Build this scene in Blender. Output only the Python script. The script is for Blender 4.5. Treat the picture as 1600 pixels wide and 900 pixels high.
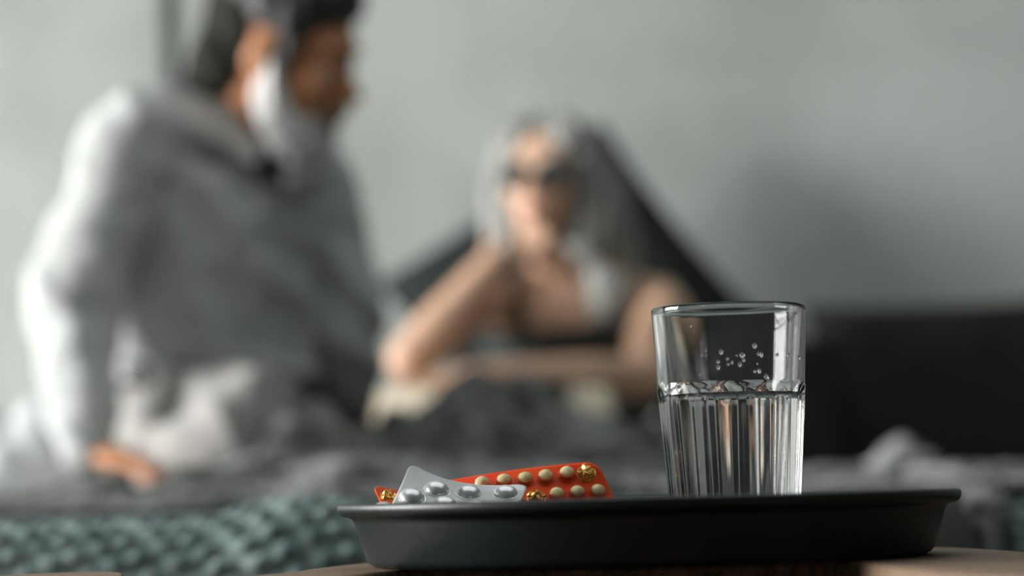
import bpy, bmesh, math, random
from mathutils import Vector, Matrix, noise

for o in list(bpy.data.objects):
    bpy.data.objects.remove(o)
SC = bpy.context.scene
C = SC.collection
PI = math.pi

# ------------------------------------------------------------------ camera
CAM_Z = 0.56
FOCAL, SENSOR = 85.0, 36.0
FPX = 1600 * FOCAL / SENSOR
PITCH, ROLL = math.radians(4.93), math.radians(1.5)
cd = bpy.data.cameras.new('camera')
cd.lens = FOCAL
cd.sensor_width = SENSOR
cd.clip_start = 0.05
cd.clip_end = 60
cd.dof.use_dof = True
cd.dof.focus_distance = 1.325
cd.dof.aperture_fstop = 3.5
cam = bpy.data.objects.new('camera', cd)
C.objects.link(cam)
CAM_M = Matrix.Translation((0, 0, CAM_Z)) @ Matrix.Rotation(PI / 2 + PITCH, 4, 'X') @ Matrix.Rotation(ROLL * -1, 4, 'Z')
cam.matrix_world = CAM_M
SC.camera = cam

# ------------------------------------------------------------------ daylight and added fill
w = bpy.data.worlds.new('world')
SC.world = w
w.use_nodes = True
bg = w.node_tree.nodes['Background']
bg.inputs[0].default_value = (0.80, 0.90, 0.87, 1)
bg.inputs[1].default_value = 0.095

def area(name, loc, target, sx, sy, power, col):
    l = bpy.data.lights.new(name, 'AREA')
    l.shape = 'RECTANGLE'
    l.size, l.size_y, l.energy, l.color = sx, sy, power, col
    o = bpy.data.objects.new(name, l)
    C.objects.link(o)
    o.location = loc
    o.rotation_euler = (Vector(target) - Vector(loc)).to_track_quat('-Z', 'Y').to_euler()
    return o
area('window_daylight', (-6.58, 2.5, 1.9), (0, 2.5, 1.9), 3.3, 2.2, 1100, (1.0, 1.0, 0.985))
area('overhead_fill', (0.2, 2.3, 3.15), (0.2, 2.3, 0), 2.8, 2.8, 26, (0.95, 1.0, 0.99))  # soft overhead fill, added to brighten the foil pack and upward-facing surfaces

SC.view_settings.view_transform = 'Standard'
SC.view_settings.look = 'None'
SC.view_settings.exposure = 0.0
SC.view_settings.gamma = 1
SC.view_settings.use_curve_mapping = False

# ------------------------------------------------------------------ helpers
def at(px, py, Y):
    """world point at depth Y on the ray through photo pixel (px, py)"""
    d = CAM_M.to_3x3() @ Vector(((px - 800) / FPX, (450 - py) / FPX, -1))
    return Vector((0, 0, CAM_Z)) + d * (Y / d.y)

def tag(o, label=None, cat=None, group=None, kind=None):
    if label: o['label'] = label
    if cat: o['category'] = cat
    if group: o['group'] = group
    if kind: o['kind'] = kind
    return o

def empty(name, loc, label, cat, group=None):
    o = bpy.data.objects.new(name, None)
    C.objects.link(o)
    o.empty_display_size = 0.05
    o.location = loc
    tag(o, label, cat, group)
    bpy.context.view_layer.update()
    return o

def obj(name, me, mat, parent=None, smooth=True):
    if isinstance(me, bmesh.types.BMesh):
        bm = me
        me = bpy.data.meshes.new(name)
        bm.normal_update()
        bm.to_mesh(me)
        bm.free()
    me.name = name
    me.materials.clear()
    me.materials.append(mat)
    if smooth:
        me.polygons.foreach_set('use_smooth', [True] * len(me.polygons))
    o = bpy.data.objects.new(name, me)
    C.objects.link(o)
    if parent is not None:
        o.parent = parent
        o.matrix_parent_inverse = Matrix.Translation(-parent_loc(parent))
    return o

def parent_loc(p):
    v = Vector((0, 0, 0))
    while p is not None:
        v = v + p.location
        if p.parent is not None:
            v = v + p.matrix_parent_inverse.translation
        p = p.parent
    return v

def mat(name, col, rough=0.6, metal=0.0, **kw):
    m = bpy.data.materials.new(name)
    m.use_nodes = True
    b = m.node_tree.nodes['Principled BSDF']
    b.inputs['Base Color'].default_value = (*col, 1)
    b.inputs['Roughness'].default_value = rough
    b.inputs['Metallic'].default_value = metal
    for k, v in kw.items():
        b.inputs[k.replace('_', ' ')].default_value = v
    return m

def noisy(m, cols, scale=8, detail=5, bump=0.0, bscale=60, stretch=(1, 1, 1), lo=0.35, hi=0.65):
    """colour ramp driven by noise + fine bump, in object coordinates"""
    nt = m.node_tree
    N, L = nt.nodes, nt.links
    b = N['Principled BSDF']
    tc = N.new('ShaderNodeTexCoord')
    mp = N.new('ShaderNodeMapping')
    mp.inputs['Scale'].default_value = stretch
    L.new(tc.outputs['Object'], mp.inputs[0])
    n = N.new('ShaderNodeTexNoise')
    n.inputs['Scale'].default_value = scale
    n.inputs['Detail'].default_value = detail
    L.new(mp.outputs[0], n.inputs['Vector'])
    r = N.new('ShaderNodeValToRGB')
    r.color_ramp.elements[0].position = lo
    r.color_ramp.elements[1].position = hi
    r.color_ramp.elements[0].color = (*cols[0], 1)
    r.color_ramp.elements[1].color = (*cols[1], 1)
    L.new(n.outputs[0], r.inputs[0])
    L.new(r.outputs[0], b.inputs['Base Color'])
    if bump:
        n2 = N.new('ShaderNodeTexNoise')
        n2.inputs['Scale'].default_value = bscale
        n2.inputs['Detail'].default_value = 4
        L.new(mp.outputs[0], n2.inputs['Vector'])
        bp = N.new('ShaderNodeBump')
        bp.inputs['Strength'].default_value = bump
        bp.inputs['Distance'].default_value = 0.004
        L.new(n2.outputs[0], bp.inputs['Height'])
        L.new(bp.outputs[0], b.inputs['Normal'])
    return m

def add_box(bm, c, s, rz=0.0):
    m = Matrix.Translation(c) @ Matrix.Rotation(rz, 4, 'Z') @ Matrix.Diagonal((*s, 1))
    bmesh.ops.create_cube(bm, size=1.0, matrix=m)

def ball(bm, c, r, M=None, rot=None, seg=20):
    """ellipsoid at c with radii r; M maps local to world"""
    m = Matrix.Translation(c)
    if rot is not None: m = m @ rot
    m = m @ Matrix.Diagonal((*(r if hasattr(r, '__len__') else (r, r, r)), 1))
    if M is not None: m = M @ m
    bmesh.ops.create_uvsphere(bm, u_segments=seg, v_segments=max(8, seg * 2 // 3), radius=1.0, matrix=m)

def loft(bm, pts, rad, side=None, n=16, closed_round=True, sub=3):
    """smooth tube through pts; rad per point a number or (along side, across)"""
    pts = [Vector(p) for p in pts]
    rad = [(r, r) if not hasattr(r, '__len__') else r for r in rad]
    P, R = [], []
    k = len(pts)
    def cr(a, b, c, d, t):
        return 0.5 * ((2 * b) + (c - a) * t + (2 * a - 5 * b + 4 * c - d) * t * t + (3 * b - a - 3 * c + d) * t ** 3)
    for i in range(k - 1):
        a, b, c, d = pts[max(i - 1, 0)], pts[i], pts[i + 1], pts[min(i + 2, k - 1)]
        for s in range(sub):
            t = s / sub
            P.append(cr(a, b, c, d, t))
            R.append(tuple(rad[i][j] * (1 - t) + rad[i + 1][j] * t for j in (0, 1)))
    P.append(pts[-1]); R.append(rad[-1])
    if closed_round:
        d0 = (P[0] - P[1]).normalized(); d1 = (P[-1] - P[-2]).normalized()
        r0, r1 = min(R[0]), min(R[-1])
        hp, hr = [], []
        for a in (80, 60, 35):
            a = math.radians(a)
            hp.append(P[0] + d0 * r0 * math.sin(a)); hr.append((R[0][0] * math.cos(a), R[0][1] * math.cos(a)))
        tp, tr = [], []
        for a in (35, 60, 80):
            a = math.radians(a)
            tp.append(P[-1] + d1 * r1 * math.sin(a)); tr.append((R[-1][0] * math.cos(a), R[-1][1] * math.cos(a)))
        P = hp + P + tp; R = hr + R + tr
    sv = Vector(side) if side is not None else Vector((0.31, 0.22, 0.92))
    rings = []
    for i, p in enumerate(P):
        t = (P[min(i + 1, len(P) - 1)] - P[max(i - 1, 0)]).normalized()
        if side is None:
            if i == 0 and abs(t.dot(sv)) > 0.9: sv = Vector((0.9, 0.3, 0.1))
        u = sv - t * sv.dot(t)
        u.normalize()
        if side is None: sv = u
        v = t.cross(u)
        ring = [bm.verts.new(p + u * math.cos(2 * PI * j / n) * R[i][0] + v * math.sin(2 * PI * j / n) * R[i][1]) for j in range(n)]
        rings.append(ring)
    for a, b in zip(rings, rings[1:]):
        for j in range(n):
            bm.faces.new((a[j], a[(j + 1) % n], b[(j + 1) % n], b[j]))
    bm.faces.new(rings[0][::-1]); bm.faces.new(rings[-1])

def fuse(bm, voxel, smooth=3):
    """union of overlapping closed shapes into ONE continuous surface"""
    bmesh.ops.recalc_face_normals(bm, faces=bm.faces)
    me = bpy.data.meshes.new('tmp'); bm.to_mesh(me); bm.free()
    o = bpy.data.objects.new('tmp', me); C.objects.link(o)
    r = o.modifiers.new('r', 'REMESH'); r.mode = 'VOXEL'; r.voxel_size = voxel
    if smooth:
        s = o.modifiers.new('s', 'SMOOTH'); s.iterations = smooth; s.factor = 0.5
    dg = bpy.context.evaluated_depsgraph_get()
    res = bpy.data.meshes.new_from_object(o.evaluated_get(dg))
    bpy.data.objects.remove(o); bpy.data.meshes.remove(me)
    return res

def displace(me, fn):
    me.update()
    nr = [v.normal.copy() for v in me.vertices]
    for v, n in zip(me.vertices, nr):
        v.co = v.co + n * fn(v.co, n)
    me.update()

def lathe(bm, prof, n=96, c=(0, 0, 0), rfun=None):
    """closed profile [(r,z)...] revolved about c; first and last may sit on the axis"""
    rings = []
    for r, z in prof:
        if r < 1e-6:
            rings.append([bm.verts.new((c[0], c[1], c[2] + z))])
        else:
            ring = []
            for j in range(n):
                a = 2 * PI * j / n
                rr = rfun(r, z, a) if rfun else r
                ring.append(bm.verts.new((c[0] + rr * math.cos(a), c[1] + rr * math.sin(a), c[2] + z)))
            rings.append(ring)
    for a, b in zip(rings, rings[1:]):
        for j in range(n):
            k = (j + 1) % n
            if len(a) == 1 and len(b) == 1: continue
            if len(a) == 1: bm.faces.new((a[0], b[k], b[j]))
            elif len(b) == 1: bm.faces.new((a[j], a[k], b[0]))
            else: bm.faces.new((a[j], a[k], b[k], b[j]))

def height_sheet(x0, x1, y0, y1, step, fn, thick=0.012):
    """draped cloth: top surface fn(x,y)->z (or Vector), closed with an underside"""
    nx, ny = int((x1 - x0) / step), int((y1 - y0) / step)
    vs, fs = [], []
    for j in range(ny + 1):
        for i in range(nx + 1):
            r = fn(x0 + (x1 - x0) * i / nx, y0 + (y1 - y0) * j / ny)
            vs.append(r)
    W = nx + 1
    for j in range(ny):
        for i in range(nx):
            a = j * W + i
            fs.append((a, a + 1, a + W + 1, a + W))
    me = bpy.data.meshes.new('cloth')
    me.from_pydata([tuple(v) for v in vs], [], fs)
    me.update()
    o = bpy.data.objects.new('tmp', me); C.objects.link(o)
    s = o.modifiers.new('s', 'SOLIDIFY'); s.thickness = thick; s.offset = -1
    dg = bpy.context.evaluated_depsgraph_get()
    res = bpy.data.meshes.new_from_object(o.evaluated_get(dg))
    bpy.data.objects.remove(o); bpy.data.meshes.remove(me)
    return res

def fbm(p, k=3):
    return noise.fractal(p, 1.0, 2.0, k)

# ------------------------------------------------------------------ materials
M = {}
m = M['wall'] = mat('concrete_wall', (0.5, 0.53, 0.5), 0.85)
noisy(m, ((0.33, 0.36, 0.335), (0.50, 0.535, 0.505)), scale=2.1, detail=9, bump=0.25, bscale=14, lo=0.30, hi=0.64)
M['floor'] = noisy(mat('floor_wood', (0.15, 0.1, 0.07), 0.5), ((0.10, 0.07, 0.05), (0.19, 0.13, 0.09)), 3, stretch=(1, 12, 1))
M['white_paint'] = noisy(mat('white_paint', (0.7, 0.7, 0.68), 0.5), ((0.68, 0.68, 0.66), (0.74, 0.74, 0.72)), 4)
M['black_metal'] = noisy(mat('black_metal', (0.02, 0.024, 0.022), 0.45, 0.4), ((0.018, 0.022, 0.02), (0.03, 0.034, 0.032)), 30)
M['tray'] = noisy(mat('tray_enamel', (0.02, 0.024, 0.023), 0.42), ((0.005, 0.0098, 0.0102), (0.008, 0.0142, 0.0150)), 160, 4, bump=0.10, bscale=900)
M['glass'] = mat('clear_glass', (1, 1, 1), 0.0, 0, Transmission_Weight=1.0, IOR=1.5)
M['water'] = mat('clear_water', (1, 1, 1), 0.0, 0, Transmission_Weight=1.0, IOR=1.333)
M['foil'] = noisy(mat('silver_foil', (0.66, 0.67, 0.68), 0.5, 0.2), ((0.78, 0.80, 0.81), (0.85, 0.87, 0.88)), 60, 3, bump=0.05, bscale=300)
M['dome_foil'] = mat('pressed_foil', (0.88, 0.89, 0.90), 0.30, 0.7)
M['orange_sheet'] = noisy(mat('orange_plastic', (0.9, 0.07, 0.004), 0.38, 0, Specular_IOR_Level=0.1, Subsurface_Weight=0.75), ((0.95, 0.060, 0.002), (1.0, 0.115, 0.006)), 40, 2)
M['orange_sheet'].node_tree.nodes['Principled BSDF'].inputs['Subsurface Radius'].default_value = (0.006, 0.0015, 0.0003)
M['orange_dome'] = mat('orange_clear_plastic', (1.0, 0.88, 0.55), 0.04, 0, Transmission_Weight=0.95, IOR=1.32, Specular_IOR_Level=1.0)
M['pill'] = noisy(mat('cream_pill', (0.95, 0.92, 0.75), 0.3, 0, Subsurface_Weight=0.15), ((0.95, 0.93, 0.74), (1.0, 0.99, 0.88)), 90)
M['foil_gold'] = mat('torn_gold_foil', (0.85, 0.45, 0.12), 0.28, 0.9)
M['bark'] = noisy(mat('bark', (0.06, 0.045, 0.03), 0.9), ((0.018, 0.013, 0.010), (0.06, 0.045, 0.03)), 30, 6, bump=0.9, bscale=70, stretch=(1, 1, 0.3))
M['skin_man'] = noisy(mat('tanned_skin', (0.42, 0.17, 0.08), 0.5), ((0.56, 0.235, 0.105), (0.64, 0.29, 0.14)), 14, 4)
M['skin_woman'] = noisy(mat('fair_skin', (0.62, 0.38, 0.26), 0.5), ((0.64, 0.39, 0.255), (0.72, 0.46, 0.33)), 10, 4)
M['lips'] = mat('lips', (0.40, 0.12, 0.09), 0.45)
M['eye'] = mat('eye_white', (0.75, 0.73, 0.70), 0.2)
M['iris'] = mat('iris_brown', (0.05, 0.03, 0.02), 0.15)
M['hair_dark'] = noisy(mat('dark_hair', (0.02, 0.022, 0.02), 0.5), ((0.012, 0.014, 0.012), (0.04, 0.04, 0.035)), 14, 6, stretch=(3, 3, 1))
M['hair_greying'] = noisy(mat('greying_hair', (0.09, 0.09, 0.075), 0.8, 0, Specular_IOR_Level=0.2), ((0.008, 0.009, 0.006), (0.024, 0.025, 0.018)), 20, 6, stretch=(3, 3, 1))
M['beard'] = noisy(mat('white_beard', (0.62, 0.6, 0.58), 0.7), ((0.72, 0.70, 0.68), (0.86, 0.85, 0.85)), 40, 6)
M['beard_grey'] = noisy(mat('grey_brown_moustache', (0.22, 0.17, 0.11), 0.7), ((0.16, 0.12, 0.08), (0.30, 0.24, 0.17)), 40, 6)
M['hair_silver'] = noisy(mat('silver_hair', (0.42, 0.42, 0.40), 0.5), ((0.16, 0.165, 0.15), (0.36, 0.365, 0.345)), 30, 6, stretch=(4, 4, 0.5))
M['shirt'] = noisy(mat('pale_grey_linen', (0.52, 0.54, 0.53), 0.85), ((0.45, 0.465, 0.45), (0.57, 0.585, 0.575)), 9, 6, bump=0.3, bscale=220)
M['undershirt'] = noisy(mat('dark_undershirt', (0.05, 0.06, 0.055), 0.85), ((0.04, 0.05, 0.045), (0.06, 0.07, 0.065)), 20)
M['trousers'] = noisy(mat('ecru_trousers', (0.50, 0.48, 0.45), 0.85), ((0.32, 0.305, 0.29), (0.42, 0.405, 0.39)), 9, 5, bump=0.3, bscale=200)
M['belt'] = mat('dark_belt', (0.02, 0.022, 0.02), 0.5)
M['dark_top'] = noisy(mat('dark_green_jersey', (0.02, 0.028, 0.025), 0.8), ((0.016, 0.024, 0.021), (0.032, 0.042, 0.038)), 12, 5)
M['page'] = noisy(mat('cream_paper', (0.70, 0.64, 0.54), 0.8), ((0.78, 0.68, 0.52), (0.84, 0.75, 0.60)), 20)
M['cover'] = mat('book_cover', (0.10, 0.11, 0.10), 0.6)
M['cushion'] = noisy(mat('charcoal_linen', (0.014, 0.019, 0.018), 0.9), ((0.006, 0.010, 0.009), (0.012, 0.017, 0.0155)), 8, 6, bump=0.3, bscale=250)
M['throw'] = noisy(mat('grey_wool', (0.10, 0.105, 0.10), 0.95), ((0.022, 0.027, 0.025), (0.30, 0.31, 0.305)), 13, 5, bump=0.8, bscale=120, lo=0.40, hi=0.66)  # heather blotches widened: lit streaks and fold shade put into the wool colour
M['teal_knit'] = noisy(mat('teal_knit_wool', (0.20, 0.29, 0.27), 0.95), ((0.10, 0.15, 0.145), (0.27, 0.34, 0.325)), 22, 6, bump=0.6, bscale=160)
M['white_linen'] = noisy(mat('white_linen', (0.72, 0.75, 0.75), 0.85), ((0.58, 0.60, 0.60), (0.68, 0.70, 0.70)), 6)
M['mattress'] = noisy(mat('mattress_ticking', (0.5, 0.5, 0.48), 0.9), ((0.46, 0.46, 0.44), (0.54, 0.54, 0.52)), 12)
M['bed_wood'] = noisy(mat('dark_bed_wood', (0.05, 0.04, 0.03), 0.5), ((0.035, 0.028, 0.02), (0.07, 0.055, 0.04)), 6, stretch=(1, 8, 8))

# wood of the slab: growth rings from distance to the heart + grain
m = M['wood'] = mat('stump_wood', (0.3, 0.2, 0.12), 0.6)
nt = m.node_tree; N, L = nt.nodes, nt.links
tc = N.new('ShaderNodeTexCoord')
wv = N.new('ShaderNodeTexWave'); wv.wave_type = 'RINGS'; wv.rings_direction = 'Z'
wv.inputs['Scale'].default_value = 38; wv.inputs['Distortion'].default_value = 5; wv.inputs['Detail'].default_value = 4
wv.inputs['Detail Scale'].default_value = 1.5
mp = N.new('ShaderNodeMapping'); mp.inputs['Location'].default_value = (0.05, 0.02, 0)
L.new(tc.outputs['Object'], mp.inputs[0]); L.new(mp.outputs[0], wv.inputs['Vector'])
ns = N.new('ShaderNodeTexNoise'); ns.inputs['Scale'].default_value = 330; ns.inputs['Detail'].default_value = 4
L.new(tc.outputs['Object'], ns.inputs['Vector'])
mx = N.new('ShaderNodeMath'); mx.operation = 'MULTIPLY_ADD'; mx.inputs[1].default_value = 0.30
L.new(wv.outputs['Fac'], mx.inputs[0]); 
m2 = N.new('ShaderNodeMath'); m2.operation = 'MULTIPLY'; m2.inputs[1].default_value = 0.9
L.new(ns.outputs[0], m2.inputs[0]); L.new(m2.outputs[0], mx.inputs[2])
rp = N.new('ShaderNodeValToRGB')
rp.color_ramp.elements[0].position = 0.30; rp.color_ramp.elements[0].color = (0.075, 0.042, 0.022, 1)
rp.color_ramp.elements[1].position = 0.85; rp.color_ramp.elements[1].color = (0.33, 0.21, 0.13, 1)
L.new(mx.outputs[0], rp.inputs[0]); L.new(rp.outputs[0], N['Principled BSDF'].inputs['Base Color'])
bp = N.new('ShaderNodeBump'); bp.inputs['Strength'].default_value = 0.5; bp.inputs['Distance'].default_value = 0.002
L.new(mx.outputs[0], bp.inputs['Height']); L.new(bp.outputs[0], N['Principled BSDF'].inputs['Normal'])

# ------------------------------------------------------------------ room
WALL_Y = 5.0
def struct(name, boxes, m_):
    bm = bmesh.new()
    for c, s in boxes: add_box(bm, c, s)
    o = obj(name, bm, m_, smooth=False); o['kind'] = 'structure'
    return o
struct('floor', [((-1.1, 1.8, -0.05), (11.6, 6.4, 0.1))], M['floor'])
struct('wall_back', [((-1.1, WALL_Y + 0.1, 1.6), (11.6, 0.2, 3.2))], M['wall'])
# left wall with the window opening that lets the daylight in (y 0.8..4.2, z 0.8..3.0)
struct('wall_left', [((-6.8, 1.8, 0.4), (0.2, 6.4, 0.8)), ((-6.8, 1.8, 3.1), (0.2, 6.4, 0.2)),
                     ((-6.8, -0.3, 1.9), (0.2, 2.2, 2.2)), ((-6.8, 4.6, 1.9), (0.2, 0.8, 2.2))], M['wall'])
struct('window_1', [((-6.53, y, 1.9), (0.04, 0.05, 2.2)) for y in (0.82, 1.95, 3.07, 4.18)] +
       [((-6.53, 2.5, z), (0.04, 3.4, 0.05)) for z in (0.83, 1.9, 2.97)], M['white_paint'])
struct('baseboard_back', [((0, WALL_Y - 0.0075, 0.05), (9.4, 0.013, 0.1))], M['white_paint'])

# dark pole in front of the wall, behind the man's shoulder
px_top = at(266, 60, 4.945)
pole = empty('metal_pole', (px_top.x, 4.945, 0), 'thin dark metal pole standing upright against the grey wall behind the bearded man', 'pole')
bm = bmesh.new(); lathe(bm, [(0, 0), (0.018, 0), (0.018, 2.6), (0, 2.6)], 20, (px_top.x, 4.945, 0.0)); obj('pole_shaft', bm, M['black_metal'], pole)
bm = bmesh.new(); lathe(bm, [(0, 0), (0.035, 0), (0.035, 0.008), (0.012, 0.016), (0, 0.016)], 32, (px_top.x, 4.945, 0.0)); obj('base', bm, M['black_metal'], pole)

# ------------------------------------------------------------------ stump table
RIM_Z = CAM_Z - 0.0018
TABLE_Z = RIM_Z - 0.0350
TX, TY = 0.0713, 1.335
def spline_closed(pts, per=10):
    out = []; k = len(pts)
    for i in range(k):
        a, b, c, d = (Vector(pts[(i + j) % k]) for j in (-1, 0, 1, 2))
        for s in range(per):
            t = s / per
            out.append(0.5 * ((2 * b) + (c - a) * t + (2 * a - 5 * b + 4 * c - d) * t * t + (3 * b - a - 3 * c + d) * t ** 3))
    return out
outline = [(0.33, 1.05), (0.280, 1.24), (0.270, 1.36), (0.250, 1.455), (0.18, 1.51), (0.07, 1.53), (-0.04, 1.505), (-0.088, 1.44), (-0.112, 1.36), (-0.128, 1.265), (-0.165, 1.19),
           (-0.20, 1.24), (-0.225, 1.375), (-0.262, 1.405), (-0.31, 1.33), (-0.33, 1.15), (-0.27, 1.0), (-0.16, 0.98), (-0.10, 1.10), (-0.070, 1.255), (-0.02, 1.30), (0.05, 1.29), (0.12, 1.27), (0.160, 1.225),
           (0.172, 1.10), (0.20, 0.95), (0.29, 0.93)]
ring = spline_closed([(x, y, 0) for x, y in outline], 8)
n = len(ring)
area2 = sum(ring[i].x * ring[(i + 1) % n].y - ring[(i + 1) % n].x * ring[i].y for i in range(n))
def inset(d):
    out = []
    for i in range(n):
        t = (ring[(i + 1) % n] - ring[i - 1]).normalized()
        nrm = Vector((-t.y, t.x, 0)) * (1 if area2 > 0 else -1)
        out.append(ring[i] + nrm * d)
    return out
tab = empty('stump_table', (0.0, 1.2, 0.0), 'brown live-edge tree stump side table carrying the dark tray', 'table')
def prism(levels, cap_top=True):
    bm = bmesh.new()
    rows = [[bm.verts.new((p.x, p.y, z + dz(k))) for k, p in enumerate(inset(d))] for d, z, dz in levels]
    for a, b in zip(rows, rows[1:]):
        for j in range(n): bm.faces.new((a[j], a[(j + 1) % n], b[(j + 1) % n], b[j]))
    bm.faces.new(rows[0]); bm.faces.new(rows[-1])
    bmesh.ops.recalc_face_normals(bm, faces=bm.faces)
    return bm
z0 = lambda k: 0.0
bm = prism([(0.0, TABLE_Z - 0.012, z0), (0.0, TABLE_Z - 0.004, z0), (0.0006, TABLE_Z - 0.0014, z0), (0.0022, TABLE_Z, z0)])
bmesh.ops.triangulate(bm, faces=[f for f in bm.faces if len(f.verts) > 4])
to_ = obj('table_top', bm, M['wood'], tab, smooth=False)
bm = prism([(0.0035 + 0.02 * math.sin(PI * k / 14) + (0.004 * noise.noise(Vector((0.0, k * 0.9, 2))) if k else 0), (TABLE_Z - 0.0125) * (1 - k / 14), z0) for k in range(15)])
for v in bm.verts:
    if 0.01 < v.co.z < TABLE_Z - 0.02:
        v.co.x += 0.005 * noise.noise(v.co * 28); v.co.y += 0.005 * noise.noise(v.co * 28 + Vector((9, 0, 0)))
bmesh.ops.triangulate(bm, faces=[f for f in bm.faces if len(f.verts) > 4])
obj('bark', bm, M['bark'], tab)

# ------------------------------------------------------------------ tray
tray = empty('round_tray', (TX, TY, TABLE_Z), 'round charcoal enamel tray with a thick lip standing on the stump table', 'tray')
H = RIM_Z - TABLE_Z
prof = [(0, 0.0)]
prof += [(0.146, 0.0), (0.1500, 0.0006), (0.1530, 0.0022), (0.1548, 0.0045)]
prof += [(0.1612, H - 0.0105), (0.1622, H - 0.0085), (0.1640, H - 0.0074), (0.1668, H - 0.0070), (0.1688, H - 0.0058), (0.1700, H - 0.0036), (0.1701, H - 0.0014), (0.1692, H - 0.0003), (0.1675, H)]
prof += [(0.1640, H - 0.0003), (0.1618, H - 0.0015), (0.1600, H - 0.005), (0.1525, 0.0072), (0.1500, 0.0042), (0.1460, 0.0030), (0, 0.0030)]
bm = bmesh.new(); lathe(bm, prof, 160, (TX, TY, TABLE_Z))
to = obj('tray_body', bm, M['tray'], tray)
FLOOR_T = TABLE_Z + 0.0031

# ------------------------------------------------------------------ glass of water
gp = at(1149, 800, 1.335)
GX, GY = gp.x, 1.335
gl = empty('drinking_glass', (GX, GY, FLOOR_T), 'clear fluted drinking glass half full of water standing on the tray', 'glass')
gtop = at(1139, 480, 1.335).z - FLOOR_T
gsh = at(1144, 603, 1.335).z - FLOOR_T        # the shoulder where the flutes begin
gwl = at(1140, 618, 1.335).z - FLOOR_T        # water line
RB, RS, RT = 0.0325, 0.0405, 0.0428
def smooth01(t):
    t = max(0, min(1, t)); return t * t * (3 - 2 * t)
NF = 10
def glass_outer(r, z, a):
    if z < 0.001: return r
    # facet planes: slanted inward towards the base, the cone pokes out between them; arched tops come from the cut
    k = (a / (2 * PI / NF) + 0.22) % 1.0 - 0.5
    ang = k * 2 * PI / NF
    apo = 0.0326 + (0.0388 - 0.0326) * (z / gsh)
    if z > gsh - 0.008:
        apo += max(0, z - (gsh - 0.008)) ** 1.5 * 2.6
    rp_ = apo / math.cos(ang) + 0.0010 * (1 - math.cos(ang * NF)) * 0.5 - 0.0004
    return min(r, rp_)
def r_out(z):
    if z < gsh:
        return RB + 0.0016 + (RS - RB - 0.0012) * (z / gsh)
    return RS + 0.0001 + (RT - RS) * ((z - gsh) / (gtop - gsh))
op = [(0, 0.0012), (0.022, 0.0010), (0.0285, 0.0), (0.0315, 0.0004), (0.0330, 0.0020)]
nz = 90
for i in range(nz + 1):
    z = 0.004 + (gtop - 0.0012 - 0.004) * i / nz
    op.append((r_out(z), z))
op += [(RT - 0.0002, gtop - 0.0005), (RT - 0.0009, gtop), (RT - 0.0016, gtop - 0.0004), (RT - 0.0019, gtop - 0.0012)]
def r_in(z):
    t = z / gtop
    a = RB - 0.0026 + (RT - 0.0021 - RB + 0.0026) * t
    return a
ip = []
for i in range(60, -1, -1):
    z = 0.012 + (gtop - 0.002 - 0.012) * i / 60
    ip.append((r_in(z), z))
ip += [(r_in(0.012) - 0.0012, 0.0098), (r_in(0.012) - 0.0045, 0.0082), (0.018, 0.0078), (0, 0.0080)]
bm = bmesh.new()
def rf(r, z, a):
    return glass_outer(r, z, a) if rf.outer else r
no = len(op)
# outer and inner rings in one closed lathe; only rows of the outer wall are faceted
rows = op + ip
ringcount = [0]
def lathe_glass():
    rings = []; n = 240
    for idx, (r, z) in enumerate(rows):
        if r < 1e-6:
            rings.append([bm.verts.new((GX, GY, FLOOR_T + z))]); continue
        row = []
        for j in range(n):
            a = 2 * PI * j / n
            rr = glass_outer(r, z, a) if 4 <= idx < no - 4 else r
            if idx >= no and z < gsh:       # faint inner ribs under the shoulder
                rr -= 0.00035 * (0.5 - 0.5 * math.cos(a * NF * 2 + 0.6)) * smooth01((gsh - z) / 0.008)
            row.append(bm.verts.new((GX + rr * math.cos(a), GY + rr * math.sin(a), FLOOR_T + z)))
        rings.append(row)
    for a, b in zip(rings, rings[1:]):
        for j in range(n):
            k = (j + 1) % n
            if len(a) == 1: bm.faces.new((a[0], b[k], b[j]))
            elif len(b) == 1: bm.faces.new((a[j], a[k], b[0]))
            else: bm.faces.new((a[j], a[k], b[k], b[j]))
lathe_glass()
bmesh.ops.recalc_face_normals(bm, faces=bm.faces)
obj('glass_body', bm, M['glass'], gl)
# water: its skin sits a hair inside the glass material so that light passes glass -> water directly
wp = [(0, 0.0079)]
wp += [(0.018, 0.0077), (r_in(0.012) - 0.0044, 0.0081), (r_in(0.012) - 0.0011, 0.0097)]
for i in range(31):
    z = 0.012 + (gwl - 0.012) * i / 30
    wp.append((r_in(z) + 0.00015, z))
wp += [(r_in(gwl) + 0.0001, gwl + 0.0009), (r_in(gwl) - 0.0006, gwl + 0.0003), (r_in(gwl) - 0.0016, gwl - 0.0003), (r_in(gwl) - 0.004, gwl - 0.0006), (0, gwl - 0.0006)]
bm = bmesh.new(); lathe(bm, wp, 120, (GX, GY, FLOOR_T))
bmesh.ops.recalc_face_normals(bm, faces=bm.faces)
wo = obj('water', bm, M['water'])
tag(wo, 'still clear water half filling the fluted drinking glass', 'water')
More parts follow.
